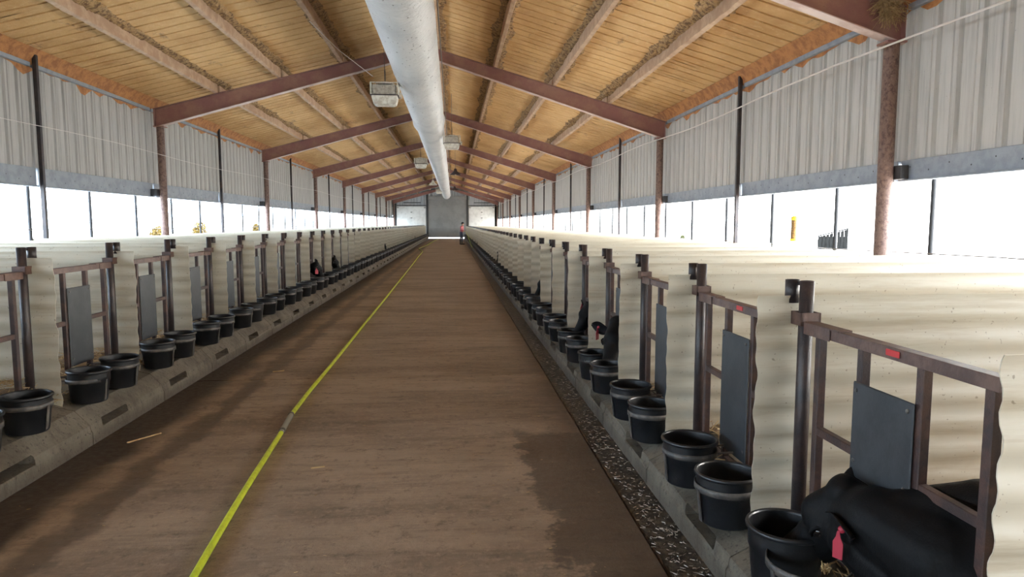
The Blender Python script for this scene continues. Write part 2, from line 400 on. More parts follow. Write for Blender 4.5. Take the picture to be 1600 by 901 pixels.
for side in ('right', 'left'):
    d = SIDE[side]; mm = [panel_mesh(side, v) for v in range(5)]
    for i in range(-1, d['n']):
        o = link('divider_panel', mm[i % 5], None, (0, d['y0'] + .045 + i * S - (.075 if i == -1 and side == 'right' else 0), random.uniform(-.005, .005) if i > 1 else 0), (0, random.uniform(-.0012, .0012), random.uniform(-.004, .004)))
        vis = i + 1 if side == 'right' else i
        if side == 'left' and i == -1: lab = 'cream corrugated divider just outside the left edge, nearest of the left-hand row'
        elif vis < 20: lab = 'cream corrugated plastic divider panel of the %s-hand pens, %s from the camera%s' % (side, ORD[vis], ', partly cut off' if vis == 0 and side == 'right' else '')
        else: lab = 'distant cream corrugated divider deep down the %s-hand row of pens' % side
        tag(o, lab, 'panel', 'corrugated dividers of the %s-hand pens' % side + (', far ones' if vis >= 20 else ''))

# ------------------------------------------------------------------ posts
def post_proto(side):
    d = SIDE[side]; s = d['s']; zp = d['zp']
    r = empty('stall_post')
    b = MB(); b.lathe([(0, .2), (.0295, .2), (.0295, zp), (.025, zp + .001), (.025, zp - .05), (0, zp - .05)], 20); b.build('pipe', M['post'], r)
    b = MB(); cx, cy = -s * .026, .074; n = 12
    b.lathe([(.026, zp - .098), (.0295, zp - .098), (.0295, zp + .001), (.026, zp + .001), (.026, zp - .098)], n, (cx, cy, 0)); b.build('stub_pipe', M['post'], r)
    b = MB(); b.box(*sorted((-s * .006, -s * .018)), .02, .060, zp - .02, zp - .004); b.build('weld_strap', M['post'], r)
    b = MB(); z = zp - .185; t = .043
    for (x0, x1, y0, y1) in ((-t, t, -t, -t + .008), (-t, t, t - .008, t), (-t, -t + .008, -t, t), (t - .008, t, -t, t)): b.box(x0, x1, y0, y1, z, z + .055)
    b.build('collar', M['gate_top'], r); return r
# ------------------------------------------------------------------ gates
def gate_proto(side, up=False, redtag=False, simple_=False):
    d = SIDE[side]; s = d['s']; zt = d['zp'] - .17; g = 'gate'
    r = empty('stall_gate')
    def bx(name, o0, o1, a0, a1, z0, z1, m='gate', b=.003):
        q = MB(); x0, x1 = sorted((-s * o0, -s * o1)); q.bbox(x0, x1, -a1, -a0, z0, z1, b); return q.build(name, M[m], r)
    # offsets: o>0 towards the aisle
    q = MB(); x0, x1 = sorted((s * .022, -s * .026)); q.bbox(x0, x1, -1.065, -.05, zt - .006, zt, .002)
    x0, x1 = sorted((-s * .020, -s * .026)); q.bbox(x0, x1, -1.065, -.05, zt - .042, zt - .002, .002)
    q.build('top_rail', M['gate_top' if not simple_ else 'gate'], r)
    q = MB(); x0, x1 = sorted((s * .026, -s * .032)); q.bbox(x0, x1, -.30, -.045, zt - .002, zt + .006, .002)
    x0, x1 = sorted((-s * .027, -s * .033)); q.bbox(x0, x1, -.24, -.045, zt - .046, zt + .004, .002); q.build('hinge_bracket', M['gate_top'], r)
    zb = .30 if s > 0 else .40
    for a in (.13, .42, .74, 1.02): bx('upright', -.017, .017, a - .017, a + .017, zb, zt - .004)
    zm = zt - .43
    bx('mid_rail', -.015, .015, .147, .403, zm - .017, zm + .017); bx('mid_rail', -.015, .015, .757, 1.003, zm - .017, zm + .017)
    bx('bottom_rail', -.015, .015, .03, 1.06, zb - .02, zb + .012)
    b0, b1 = (zt - .16, .66 if up else zb + .07)
    p = bx('head_plate', .020, .029, .405, .735, b1, b0, 'plate', .004)
    q = MB()
    for a, z in ((.43, b0 - .03), (.71, b0 - .03), (.43, b1 + .06), (.71, b1 + .06)): q.ell((-s * .031, -a, z), (.004, .008, .008), 8)
    tag(q.build('bolt', M['band'], p), kind='stuff')
    if redtag: bx('red_clip', .027, .032, .585, .655, zt - .03, zt - .008, 'red', .002)
    # bucket rings
    dx = d['px'] - d['bx']; zr = d['bz'] + .155
    for off in (.20, .69):
        cy = -(S - off); c = (-s * dx, cy, 0); q = MB()
        q.lathe([(.1395, zr), (.1435, zr), (.1435, zr + .030), (.1395, zr + .030), (.1395, zr)], 36, c)
        for k in (-1, 1):
            q.tube([(-s * (dx - .125), cy + k * .062, zr + .015), (0, cy + k * .062, zr + .015)], .006, 6)
        o = q.build('bucket_ring', M['band'], r)
        q = MB(); ang = -.55 if True else 0
        for an in (-1.25,):
            ax, ay = math.sin(an) * .146 * s, 0
        px, py = c[0] - s * .1445, cy - .02
        px2, py2 = c[0] - s * .126, cy - .02
        q.add([(px, py - .013, zr + .01), (px, py + .013, zr + .01), (px2, py2 + .013, zr - .14), (px2, py2 - .013, zr - .14),
               (px + s * .005, py - .013, zr + .01), (px + s * .005, py + .013, zr + .01), (px2 + s * .005, py2 + .013, zr - .14), (px2 + s * .005, py2 - .013, zr - .14)],
              [(0, 1, 2, 3), (7, 6, 5, 4), (0, 4, 5, 1), (1, 5, 6, 2), (2, 6, 7, 3), (3, 7, 4, 0)])
        q.build('ring_strap', M['band'], o)
    return r
def far_gate(side):
    d = SIDE[side]; s = d['s']; zt = d['zp'] - .17; zb = .30 if s > 0 else .40; q = MB()
    q.box(-.024, .024, -1.065, -.05, zt - .04, zt)
    for a in (.13, .42, .74, 1.02): q.box(-.017, .017, -a - .017, -a + .017, zb, zt)
    for a, b in ((.147, .403), (.757, 1.0)): q.box(-.015, .015, -b, -a, zt - .447, zt - .413)
    q.box(-.015, .015, -1.06, -.03, zb - .02, zb + .01); x0, x1 = sorted((-s * .02, -s * .028)); q.box(x0, x1, -.735, -.405, zb + .07, zt - .16)
    return q.mesh('stall_gate', M['gate'])
NEAR = 22
for side in ('right', 'left'):
    d = SIDE[side]; s = d['s']
    pp = post_proto(side); first = True
    fm = MB(); fm.tube([(0, 0, .2), (0, 0, d['zp'])], .0295, 8); fm.tube([(-s * .026, .074, d['zp'] - .098), (-s * .026, .074, d['zp'])], .0295, 8); fm.box(-.042, .042, -.042, .042, d['zp'] - .185, d['zp'] - .13)
    fmesh = fm.mesh('stall_post', M['post'])
    gp = gate_proto(side); gl = far_gate(side); gfirst = True
    for i in range(0, d['n']):
        loc = (s * d['px'], d['y0'] + i * S, 0)
        if i < NEAR:
            o = pp if first else copy_tree(pp); first = False; o.location = loc
            lab = 'dark steel pipe post with short stub in the %s-hand row, %s from the camera' % (side, ORD[i])
        else: o = link('stall_post', fmesh, None, loc); lab = 'tiny distant pipe post rising between the far %s-hand dividers' % side
        tag(o, lab, 'post', 'stall posts of the %s-hand row%s' % (side, '' if i < NEAR else ', far ones'))
        if i < NEAR:
            if side == 'right' and i == 0: o = gate_proto(side, True, True)
            elif side == 'right' and i == 1: o = gate_proto(side, False, True)
            else: o = gp if gfirst else copy_tree(gp); gfirst = False
            o.location = loc
            lab = 'brown steel stall gate with dark head plate in the %s-hand row, %s from the camera' % (side, ORD[i])
            if side == 'right' and i == 0: lab = 'brown steel stall gate with raised dark plate, nearest on the right, above the big calf'
        else: o = link('stall_gate', gl, None, loc); lab = 'distant brown stall gate hidden between the far %s-hand dividers' % side
        tag(o, lab, 'gate', 'stall gates of the %s-hand row%s' % (side, '' if i < NEAR else ', far ones'))

# ------------------------------------------------------------------ buckets
def bucket_mesh(n):
    b = MB(); b.lathe([(0, 0), (.108, 0), (.116, .004), (.119, .012), (.1335, .150), (.137, .152), (.1385, .188), (.1375, .205), (.139, .222)], n); body = b
    b2 = MB(); b2.lathe([(.139, .218), (.1465, .222), (.149, .230), (.1465, .238), (.140, .241), (.1345, .237), (.1325, .228)], n)
    b3 = MB(); b3.lathe([(.1330, .232), (.128, .15), (.112, .022), (.100, .014), (0, .014)], n)
    return body, b2, b3
def bucket_near():
    r = empty('feed_bucket'); a, b, c = bucket_mesh(40)
    me = a.mesh('body', M['rubber']); link('body', me, r); link('rim', b.mesh('rim', M['rubber']), r); link('inner_wall', c.mesh('inner_wall', M['rubber']), r)
    return r
bp = bucket_near(); bfirst = True
a, b, c = bucket_mesh(16)
for q in (b, c): a.add(q.v, q.f, True)
bfar = a.mesh('feed_bucket', M['rubber'])
for side in ('right', 'left'):
    d = SIDE[side]; s = d['s']; cnt = 0
    for i in range(-1, d['n'] - 1):
        for j, off in enumerate((.20, .69)):
            if side == 'right' and i == -1 and j == 0: continue
            y = d['y0'] + .045 + i * S + off + (-.045 if True else 0)
            if side == 'right' and i == -1: y = 2.38
            loc = (s * (d['bx'] + random.uniform(-.006, .006)), y + .0, d['bz'] + random.uniform(-.004, .004))
            if cnt < 36:
                o = bp if bfirst else copy_tree(bp); bfirst = False; o.location = loc; o.rotation_euler = (random.uniform(-.02, .02), random.uniform(-.02, .02), random.uniform(0, 6))
            else: o = link('feed_bucket', bfar, None, loc)
            if cnt < 24:
                lab = 'black rubber feed bucket hung along the %s-hand curb, %s from the camera' % (side, ORD[cnt])
                if side == 'left' and cnt == 0: lab = 'black rubber feed bucket cut off by the left edge of the picture'
                if side == 'right' and cnt == 0: lab = 'black rubber feed bucket with the big calf\'s muzzle in it, nearest on the right'
                grp = 'feed buckets of the %s-hand row' % side
            else: lab = 'small distant black bucket among the far %s-hand ones' % side; grp = 'feed buckets of the %s-hand row, far ones' % side
            tag(o, lab, 'bucket', grp); cnt += 1

# ------------------------------------------------------------------ walls
PITCH = BAY / 9; rp = PITCH / 3
def rib_profile(depth, wid, minor=0):
    pr = []
    for k in range(3):
        y = k * rp; pr += [(y, 0), (y + rp * .5 - wid, 0), (y + rp * .5 - wid * .55, depth), (y + rp * .5 + wid * .55, depth), (y + rp * .5 + wid, 0)]
        if minor: pr += [(y + rp * .78, 0), (y + rp * .80, minor), (y + rp * .84, minor), (y + rp * .86, 0)]
    pr.append((PITCH + .006, 0)); return pr
def sheet(x, z0, z1, sgn, name):
    pr = rib_profile(.042 * sgn, .036, .012 * sgn); b = MB(); vs = []; n = len(pr)
    for off in (0, .0012 * sgn):
        for z in (z0, z1): vs += [(p[1] + off, p[0], z) for p in pr]
    fs = [(i, i + 1, n + i + 1, n + i) for i in range(n - 1)] + [(2 * n + i, 3 * n + i, 3 * n + i + 1, 2 * n + i + 1) for i in range(n - 1)]
    fs += [(i, 2 * n + i, 2 * n + i + 1, i + 1) for i in range(n - 1)]
    b.add(vs, fs); return b.mesh(name, M['siding'])
for side, X, sg, zb, zg, zw in (('right', WR, 1, 2.227, 2.03, 1.262), ('left', WL, -1, 2.407, 2.142, 1.478)):
    base = MB(); base.box(*sorted((X + sg * .10, X + sg * .22)), YN, YW, -.05, 1.02)
    wall = tag(base.build('wall_' + side, M['white']), kind='structure')
    ze = ztop(X) + PD - .02
    me = sheet(X, zb, ze, sg, 'siding_sheet')
    y = YC - 2 * BAY
    for k in range(91): link('siding_sheet', me, wall, (X, y + k * PITCH, 0))
    for k in range(-2, NB):
        for h in (0, .5):
            y0 = YC + (k + h) * BAY + .03; y1 = YC + (k + h + .5) * BAY - .03
            q = MB(); q.bbox(*sorted((X - sg * .04, X + sg * .02)), y0, y1, zg, zb + .03, .006)
            q.bbox(*sorted((X - sg * .075, X - sg * .04)), y0, y1, zg, zg + .02, .004); q.build('girt_board', M['girt'], wall)
            q = MB()
            for t in range(14): q.ell((X - sg * .042, lerp(y0, y1, (t + .5) / 14), zg + .10 + .05 * (t % 2)), (.003, .008, .008), 6)
            tag(q.build('screw', M['darkcleat'], wall), kind='stuff')
            q = MB(); nn = 10; vs = []
            for a in range(nn + 1):
                for c_ in range(5):
                    yy = lerp(y0 - .03, y1 + .03, a / nn); zz = lerp(.95, zg + .01, c_ / 4)
                    vs.append((X + sg * (.085 + .02 * noise.noise(Vector((yy * 1.2, zz * 2, k)))), yy, zz))
            q.add(vs, [(a * 5 + c_, a * 5 + c_ + 1, (a + 1) * 5 + c_ + 1, (a + 1) * 5 + c_) for a in range(nn) for c_ in range(4)], True)
            q.build('curtain_film', M['film_r' if sg > 0 else 'film_l'], wall)
            q = MB(); q.bbox(*sorted((X - sg * .06, X)), y0, y1, ze - .19, ze - .03, .006); q.build('eave_strut', M['girt'], wall)
    y = (5.79 * 1.15 if sg > 0 else 9.65 * 1.15) - 1.78 * 8
    while y < YW:
        q = MB(); q.tube([(X + sg * .05, y, .95), (X + sg * .05, y, zg + .01)], .026, 6); q.build('curtain_strap', M['strap'], wall)
        y += 1.785 / 1.0
    q = MB(); pts = [(X + sg * .03, YN + (YW - YN) * t / 60, zw + .012 * math.sin(t * 1.3)) for t in range(61)]; q.tube(pts, .007, 6); q.build('hem_wire', M['steel'], wall)
    # ragged foam overspray at the eave
    q = MB(); n = 620; vs = []; fs = []
    for j in range(n + 1):
        yy = YN + (YW - YN) * j / n
        dr = max(0, noise.noise(Vector((yy * 2.3, sg * 4, 0))) + .12) * .22 + abs(noise.noise(Vector((yy * 9, 2, 0)))) * .05
        zt_ = ztop(X) + PD + .01
        for (xx, zz) in ((X - sg * .20, zt_ + .03), (X - sg * .13, zt_ - .03 - .02 * noise.noise(Vector((yy * 5, 0, 1)))), (X - sg * .085, zt_ - .10 + .02 * noise.noise(Vector((yy * 6, 3, 1)))),
                         (X - sg * .055, zt_ - .17), (X - sg * .012, zt_ - .20), (X - sg * .006, zt_ - .21 - dr)):
            vs.append((xx, yy, zz))
    for j in range(n):
        for i in range(5): fs.append((j * 6 + i, j * 6 + i + 1, (j + 1) * 6 + i + 1, (j + 1) * 6 + i))
    q.add(vs, fs, True); tag(q.build('foam_edge', M['foam'], wall), kind='stuff')

# ------------------------------------------------------------------ roof
ceil = MB(); ceil.box(RX - .25, RX + .25, YN, YW, RZ + PD + .03, RZ + PD + .06)
ceiling = tag(ceil.build('ceiling', M['roof']), kind='structure')
def roof_sheet(sgn, var):
    pr = rib_profile(.085, .024); b = MB(); vs = []; n = len(pr)
    xe = 5.15 if sgn > 0 else -6.75; sl = SLR if sgn > 0 else SLL; K = 22
    for k in range(K + 1):
        x = lerp(RX, xe, k / K); z = RZ + PD - abs(x - RX) * sl
        for (y, h) in pr:
            f = noise.noise(Vector((x * 1.6, y * 4 + var * 7, var))) * .016
            vs.append((x, y, z + h + f))
    fs = [(k * n + i, k * n + i + 1, (k + 1) * n + i + 1, (k + 1) * n + i) for k in range(K) for i in range(n - 1)]
    b.add(vs, fs); nv = len(vs)
    b.add([(p[0], p[1], p[2] + .05) for p in (vs[0], vs[n - 1], vs[-1], vs[-n])], [(0, 1, 2, 3)])
    return b.mesh('roof_sheet', M['roof'])
for sgn in (1, -1):
    ms = [roof_sheet(sgn, v) for v in range(4)]
    for k in range(91): link('roof_sheet', random.choice(ms), ceiling, (0, YN + k * PITCH, 0))
PUR = [-5.0, -3.68, -2.36, -1.05, -.30, .955, 2.25, 3.50]
def bead_mesh(sl, var):
    b = MB(); n = 150; m = 7; vs = []
    for j in range(n + 1):
        y = BAY * j / n
        for i in range(m):
            a = PI * i / (m - 1); nn = noise.noise(Vector((y * 4, i * 1.3, var * 5))) * .05 + noise.noise(Vector((y * 17, i * 2.3, var))) * .035
            pt = max(.25, min(1.2, .75 + 1.3 * noise.noise(Vector((y * .9, var * 3, 0)))))
            r = (.060 + nn) * pt; x = -math.cos(a) * (r * 1.2 + .05); vs.append((x, y, -x * sl - math.sin(a) * r * .75))
    b.add(vs, [(j * m + i, j * m + i + 1, (j + 1) * m + i + 1, (j + 1) * m + i) for j in range(n) for i in range(m - 1)], False)
    return b.mesh('foam_bead', M['bead'])
for x in PUR:
    sl = SLR if x > RX else -SLL; zb = ztop(x)
    b = MB(); n = 70; vs = []; prof = [(-.034, PD + .02), (-.036, .01), (-.030, 0), (.030, 0), (.036, .01), (.034, PD + .02)]
    for j in range(n + 1):
        y = .06 + (BAY - .12) * j / n
        for i, (dx, dz) in enumerate(prof):
            w_ = noise.noise(Vector((y * 3, i, x))) * .009; vs.append((dx + w_, y, dz + w_ - dx * sl))
    fs = [(j * 6 + i, j * 6 + i + 1, (j + 1) * 6 + i + 1, (j + 1) * 6 + i) for j in range(n) for i in range(5)] + [tuple(range(6)), tuple(n * 6 + i for i in range(6))[::-1]]
    b.add(vs, fs, False); me = b.mesh('purlin', M['purlin']); recalc(me); bms = [bead_mesh(sl, v + x) for v in range(2)]
    for k in range(-2, NB):
        p = link('purlin', me, ceiling, (x, YC + k * BAY, zb))
        for sd in (1, -1):
            o = link('foam_bead', bms[(k + sd) % 2], p, (sd * .06, 0, PD - sd * .06 * sl)); tag(o, kind='stuff')

# portal frames
def frame(k):
    y = YC + k * BAY - (.12 if k == NB else 0)
    r = empty('portal_frame', (0, y, 0))
    for sg, xc in ((1, XR), (-1, XL)):
        x1 = xc + sg * .10; dep1, dep0 = .384, .23; z1 = ztop(x1); fw = .075; b = MB()
        # web
        vs = []
        for yy in (-.006, .006): vs += [(RX, yy, RZ - dep0), (x1, yy, z1 - dep1), (x1, yy, z1), (RX, yy, RZ)]
        b.add(vs, [(0, 1, 2, 3), (7, 6, 5, 4), (0, 4, 5, 1), (1, 5, 6, 2), (2, 6, 7, 3), (3, 7, 4, 0)])
        # top flange and stiffener
        def fl(za, zb_, t):
            vs = [];
            for yy in (-fw, fw): vs += [(RX, yy, za), (x1, yy, zb_), (x1, yy, zb_ + t), (RX, yy, za + t)]
            return vs, [(0, 1, 2, 3), (7, 6, 5, 4), (0, 4, 5, 1), (1, 5, 6, 2), (2, 6, 7, 3), (3, 7, 4, 0)]
        b.add(*fl(RZ - .012, z1 - .012, .010)); b.box(*sorted((x1, x1 - sg * .010)), -fw, fw, z1 - dep1, z1)
        me = b.mesh('rafter', M['rafter']); recalc(me); o = link('rafter', me, r)
        b = MB(); b.add(*fl(RZ - dep0 - .012, z1 - dep1 - .012, .012)); me = b.mesh('bottom_flange', M['flange']); recalc(me); link('bottom_flange', me, o)
        zc = z1 - dep1 + (.10 * .29)
        b = MB(); b.tube([(xc, 0, .0), (xc, 0, zc - .015)], .079, 24)
        b.build('column', M['column'], r)
        b = MB(); b.bbox(*sorted((xc - .11, xc + .11)), -.10, .10, zc - .03, zc - .008, .003); b.build('cap_plate', M['rafter'], r)
        b = MB(); X = WR if sg > 0 else WL; zg = 2.05 if sg > 0 else 2.16
        b.bbox(*sorted((xc + sg * .07, X - sg * .04)), -.16, -.02, zg, zg + .15, .006); b.build('girt_cleat', M['darkcleat'], r)
    vis = k
    if k < 0: lab = 'maroon steel portal frame behind the camera, out of view'
    elif k == NB: lab = 'last and smallest maroon steel portal frame, against the far end wall'
    else: lab = 'maroon steel portal frame carrying the roof, %s from the camera' % ORD[k]
    tag(r, lab, 'frame', 'steel portal frames along the barn')
for k in range(-1, NB + 1): frame(k)
for k in range(-1, NB):
    for sg, xc, zb in ((1, 4.78, 0), (-1, -6.33, 0)):
        y = YC + (k + .5) * BAY; b = MB(); b.bbox(xc - .03, xc + .03, y - .03, y + .03, 0, ztop(xc) + PD - .06, .004)
        o = b.build('girt_post', M['post'])
        sd = 'right' if sg > 0 else 'left'
        lab = 'thin dark square wall post along the %s wall, %s from the camera' % (sd, ORD[k] if k >= 0 else 'just behind or beside, before the')
        if k < 0: lab = 'thin dark wall post of the %s wall beside the camera, outside the picture' % sd
        tag(o, lab, 'post', 'thin wall posts along the %s wall' % sd)

# ------------------------------------------------------------------ far end wall
b = MB(); b.box(-6.9, 5.3, YW + .30, YW + .36, -.05, 1.0); b.v = []; b.f = []; b.sm = []
b.box(-6.75, -2.66, YW + .14, YW + .18, -.05, 5.7); b.box(1.48, 5.2, YW + .14, YW + .18, -.05, 5.7); b.box(-2.66, 1.48, YW + .14, YW + .18, 4.0, 5.7)
wf = tag(b.build('wall_far', M['white']), kind='structure')
x = -6.55
while x < 5.0:
    x2 = min(x + .9156, 5.0); xm = (x + x2) / 2; n = 9; vs = []; low = 4.05 if -2.7 < xm < 1.5 else 3.30
    pts = []
    for t in range(n + 1):
        xx = lerp(x, x2, t / n); pts.append((xx, .03 if t % 3 == 1 else 0))
    for (xx, yy) in pts: vs += [(xx, YW + .10 - yy, low), (xx, YW + .10 - yy, ztop(xx) + PD - .02)]
    q = MB(); q.add(vs, [(2 * t, 2 * t + 2, 2 * t + 3, 2 * t + 1) for t in range(n)]); q.build('siding_sheet', M['endclad'], wf); x += .9156
for xx in (-2.72, 1.52): q = MB(); q.bbox(xx - .11, xx + .11, YW - .06, YW + .1, 0, ztop(xx) - .05, .01); q.build('door_post', M['doorpost'], wf)
for xx in (-6.1, 4.6): q = MB(); q.bbox(xx - .17, xx + .17, YW - .02, YW + .1, 0, ztop(xx) - .1, .01); q.build('corner_post', M['darkcleat'] if xx < 0 else M['plank'], wf)
for (xa, xb, zz) in ((-5.9, -2.8, 3.42), (1.6, 4.4, 3.42), (-5.2, -3.4, 3.72), (2.2, 4.2, 3.72)):
    q = MB(); q.bbox(xa, xb, YW, YW + .06, zz, zz + .07, .006); q.build('door_track', M['doorpost'], wf)
wn = MB(); wn.box(-6.7, 5.2, YN - .12, YN - .06, -.05, 5.9); tag(wn.build('wall_near', M['white']), kind='structure')  # unseen closed end wall, added to cut the light from behind the camera
# roller door
d1 = tag(empty('door_1', (0, YW, 0)), kind='structure')
n = 38
for k in range(n):
    z0 = lerp(.09, 4.02, k / n); z1 = lerp(.09, 4.02, (k + 1) / n)
    q = MB(); q.bbox(-2.62, 1.43, 0, .035, z0 + .002, z1 - .002, .006); q.build('door_slat', M['door'], d1)
q = MB(); q.box(-2.64, 1.45, .036, .05, .09, 4.1); q.build('door_backing', M['door'], d1)
q = MB(); q.bbox(-2.62, 1.43, -.14, .05, 4.04, 4.42, .02); q.build('roller_housing', M['door'], d1)
for i, (xa, xb) in enumerate(((-5.92, -2.86), (1.66, 4.40))):
    dd = tag(empty('door_%d' % (i + 2), (0, YW, 0)), kind='structure')
    for k in range(3):
        a = lerp(xa, xb, k / 3); c = lerp(xa, xb, (k + 1) / 3)
        q = MB(); q.bbox(a + .004, c - .004, 0, .05, 1.35, 3.36, .008); q.build('door_board', M['white'], dd)
    q = MB()
    for xx, zz in ((lerp(xa, xb, .5), 2.75), (lerp(xa, xb, .5), 2.15), (xa + .12, 3.25), (xb - .12, 3.25)): q.bbox(xx - .09, xx + .09, -.012, 0, zz - .03, zz + .03, .004)
    q.build('door_fitting', M['plank'], dd)

# ------------------------------------------------------------------ air duct
duct = empty('air_duct', (-.64, 0, 4.39))
def dring(b, y0, y1, r0, step, seed):
    n = int((y1 - y0) / step); K = 40; vs = []
    for j in range(n + 1):
        y = lerp(y0, y1, j / n)
        for k in range(K):
            a = 2 * PI * k / K; c, s_ = math.cos(a), math.sin(a)
            rr = r0 * (1 + .010 * noise.noise(Vector((c * 2.2, s_ * 2.2, y * 1.6 + seed))) + .007 * noise.noise(Vector((c * 5 + y * .7, s_ * 5, y * 4 + seed))))
            vs.append((c * rr, y, s_ * rr))
    b.add(vs, [(j * K + k, j * K + (k + 1) % K, (j + 1) * K + (k + 1) % K, (j + 1) * K + k) for j in range(n) for k in range(K)], True)
y = YN + 4
secs = []; seams = []
while y < 19.1: secs.append((y, min(y + 3.0, 19.1), .420)); y += 3.0
y = 19.1
while y < 69: secs.append((y, min(y + 5.0, 69), .393)); y += 5.0
b = MB()
for (a, c, r) in secs: dring(b, a, c, r, .16 if a < 19 else .4, 0)
me = b.mesh('fabric_tube', M['duct']); recalc(me); link('fabric_tube', me, duct)
for (a, c, r) in secs:
    q = MB(); K = 40; vs = []
    for (yy, rr) in ((c - .02, r * 1.003), (c - .008, r * 1.010), (c + .008, r * 1.010), (c + .02, r * 1.003)):
        for k in range(K): aa = 2 * PI * k / K; vs.append((math.cos(aa) * rr, yy, math.sin(aa) * rr))
    q.add(vs, [(j * K + k, j * K + (k + 1) % K, (j + 1) * K + (k + 1) % K, (j + 1) * K + k) for j in range(3) for k in range(K)], True)
    q.build('seam_band', M['duct'], duct)
q = MB(); vs = []; K = 40                                    # gathered cuff where the wide section meets the narrower one
for (yy, rr) in ((18.80, .422), (18.98, .440), (19.10, .436), (19.18, .405), (19.30, .394)):
    for k in range(K): aa = 2 * PI * k / K; g_ = 1 + .012 * math.sin(aa * 11); vs.append((math.cos(aa) * rr * g_, yy, math.sin(aa) * rr * g_))
q.add(vs, [(j * K + k, j * K + (k + 1) % K, (j + 1) * K + (k + 1) % K, (j + 1) * K + k) for j in range(4) for k in range(K)], True); q.build('joint_cuff', M['duct'], duct)
q = MB()
for k, (rr, yy) in enumerate(((.393, 69), (.33, 69.06), (.2, 69.1), (0.01, 69.12))):
    for a in range(K): aa = 2 * PI * a / K; q.v.append((math.cos(aa) * rr, yy, math.sin(aa) * rr))
q.f = [(j * K + k, j * K + (k + 1) % K, (j + 1) * K + (k + 1) % K, (j + 1) * K + k) for j in range(3) for k in range(K)]; q.sm = [True] * len(q.f); q.build('end_cap', M['duct'], duct)
q = MB(); rnd = random.Random(4)
for sideang in (-.95, -.55, -2.25):
    yy = 4.0
    while yy < 40:
        a = sideang + rnd.uniform(-.10, .10); rr = (.423 if yy < 19 else .396); px, pz = math.cos(a) * rr, math.sin(a) * rr
        u = Vector((-math.sin(a), rnd.uniform(.6, 1.4), math.cos(a))).normalized(); nrm = Vector((math.cos(a), 0, math.sin(a))); v_ = nrm.cross(u)
        c = Vector((px, yy, pz)); L, W = rnd.uniform(.010, .022), .0035
        q.add([c - u * L, c - v_ * W, c + u * L, c + v_ * W], [(0, 1, 2, 3)]); yy += rnd.uniform(.16, .34)
tag(q.build('air_slit', M['steel'], duct), kind='stuff')
y = -6
while y < 69:
    q = MB(); zt_ = RZ - .05 - 4.39; q.tube([(-.05, y, .40), (-.03, y, zt_ + .15)], .006, 5); q.build('hanger', M['steel'], duct); y += BAY / 2
tag(duct, 'long white fabric air duct hanging under the ridge of the roof', 'duct')

b = MB(); b.tube([(-.21, YN + 2 + t * 3, 4.93 + .03 * math.sin(t * 1.7)) for t in range(27)], .012, 6)
tag(b.build('support_cable', M['steel']), 'brown cable running above the right side of the white duct', 'cable')
def cable(name, pts, r, m, lab):
    b = MB(); b.tube(pts, r, 8); tag(b.build(name, m), lab, 'cable')
pts = [(4.5, -8 + t * 1.6, 3.40 + .035 * math.sin((-8 + t * 1.6 - YC) / BAY * 2 * PI + .7) + .03 * min(1, max(0, (t - 14) / 6))) for t in range(50)] + [(4.2, 72.6, 3.3)]
cable('wall_cable', pts, .011, M['wire'], 'white cable strung along the right wall just below the rafter ends')
pts = [(-6.05, 1 + t * 1.5, 3.0 + .03 * math.sin(t)) for t in range(46)]
cable('wall_wire', pts, .005, M['wire'], 'thin white wire strung along the grey siding of the left wall')
cable('loose_wire', [(-2.42, 12.3, 5.02), (-2.05, 13.0, 4.72), (-1.45, 13.02, 4.27)], .006, M['wire'], 'short white wire dangling beside the left of the duct, near the first lamp')

# ------------------------------------------------------------------ hanging lamps
def lamp(dark=False):
    r = empty('hanging_lamp'); W = .255
    hm = M['lampdark'] if dark else M['lampwhite']
    if dark:
        b = MB(); b.lathe([(.03, .28), (.06, .26), (.08, .17), (.24, .02), (.25, 0), (.235, 0), (.07, .15)], 20); b.build('reflector', hm, r)
        b = MB(); b.ell((0, 0, .06), (.05, .05, .08), 10); b.build('bulb', M['lampcage'], r)
    else:
        b = MB(); vs = []; prof = [(.15, 0), (.20, .025), (.225, .11), (.232, .165)]
        for (q_, z) in prof: vs += [(-q_, -q_ * .72, z), (q_, -q_ * .72, z), (q_, q_ * .72, z), (-q_, q_ * .72, z)]
        fs = [(0, 3, 2, 1)] + [(j * 4 + i, j * 4 + (i + 1) % 4, (j + 1) * 4 + (i + 1) % 4, (j + 1) * 4 + i) for j in range(3) for i in range(4)] + [(12, 13, 14, 15)]
        b.add(vs, fs); b.build('lens_tray', hm, r)
        b = MB(); b.bbox(-W, W, -.19, .19, .168, .178, .003); b.build('rim_flange', M['lampdark'], r)
        b = MB()
        b.bbox(-W, -W + .018, -.185, .185, .18, .40, .004); b.bbox(W - .018, W, -.185, .185, .18, .40, .004)
        b.bbox(-W, W, -.185, -.172, .385, .40, .003); b.bbox(-W, W, .172, .185, .385, .40, .003); b.build('cage_frame', hm, r)
        b = MB()
        for i in range(13):
            xx = -W + .03 + (2 * W - .06) * i / 12
            for yy in (-.178, .178): b.tube([(xx, yy, .18), (xx, yy, .388)], .0035, 5)
        for z in (.21, .25, .30, .345):
            for yy in (-.178, .178): b.tube([(-W, yy, z), (W, yy, z)], .003, 5)
        tag(b.build('cage_wire', M['lampcage'], r), kind='stuff')
        b = MB(); b.bbox(-.205, .205, -.15, .15, .18, .37, .02); b.build('ballast_box', M['lampcage'], r)
        b = MB(); b.lathe([(.20, .37), (.16, .41), (.06, .435), (0, .44)], 16); b.build('dome', M['lampcage'], r)
        b = MB(); b.bbox(W, W + .05, -.05, .05, .14, .24, .008); b.build('socket_box', M['lampcage'], r)
    return r
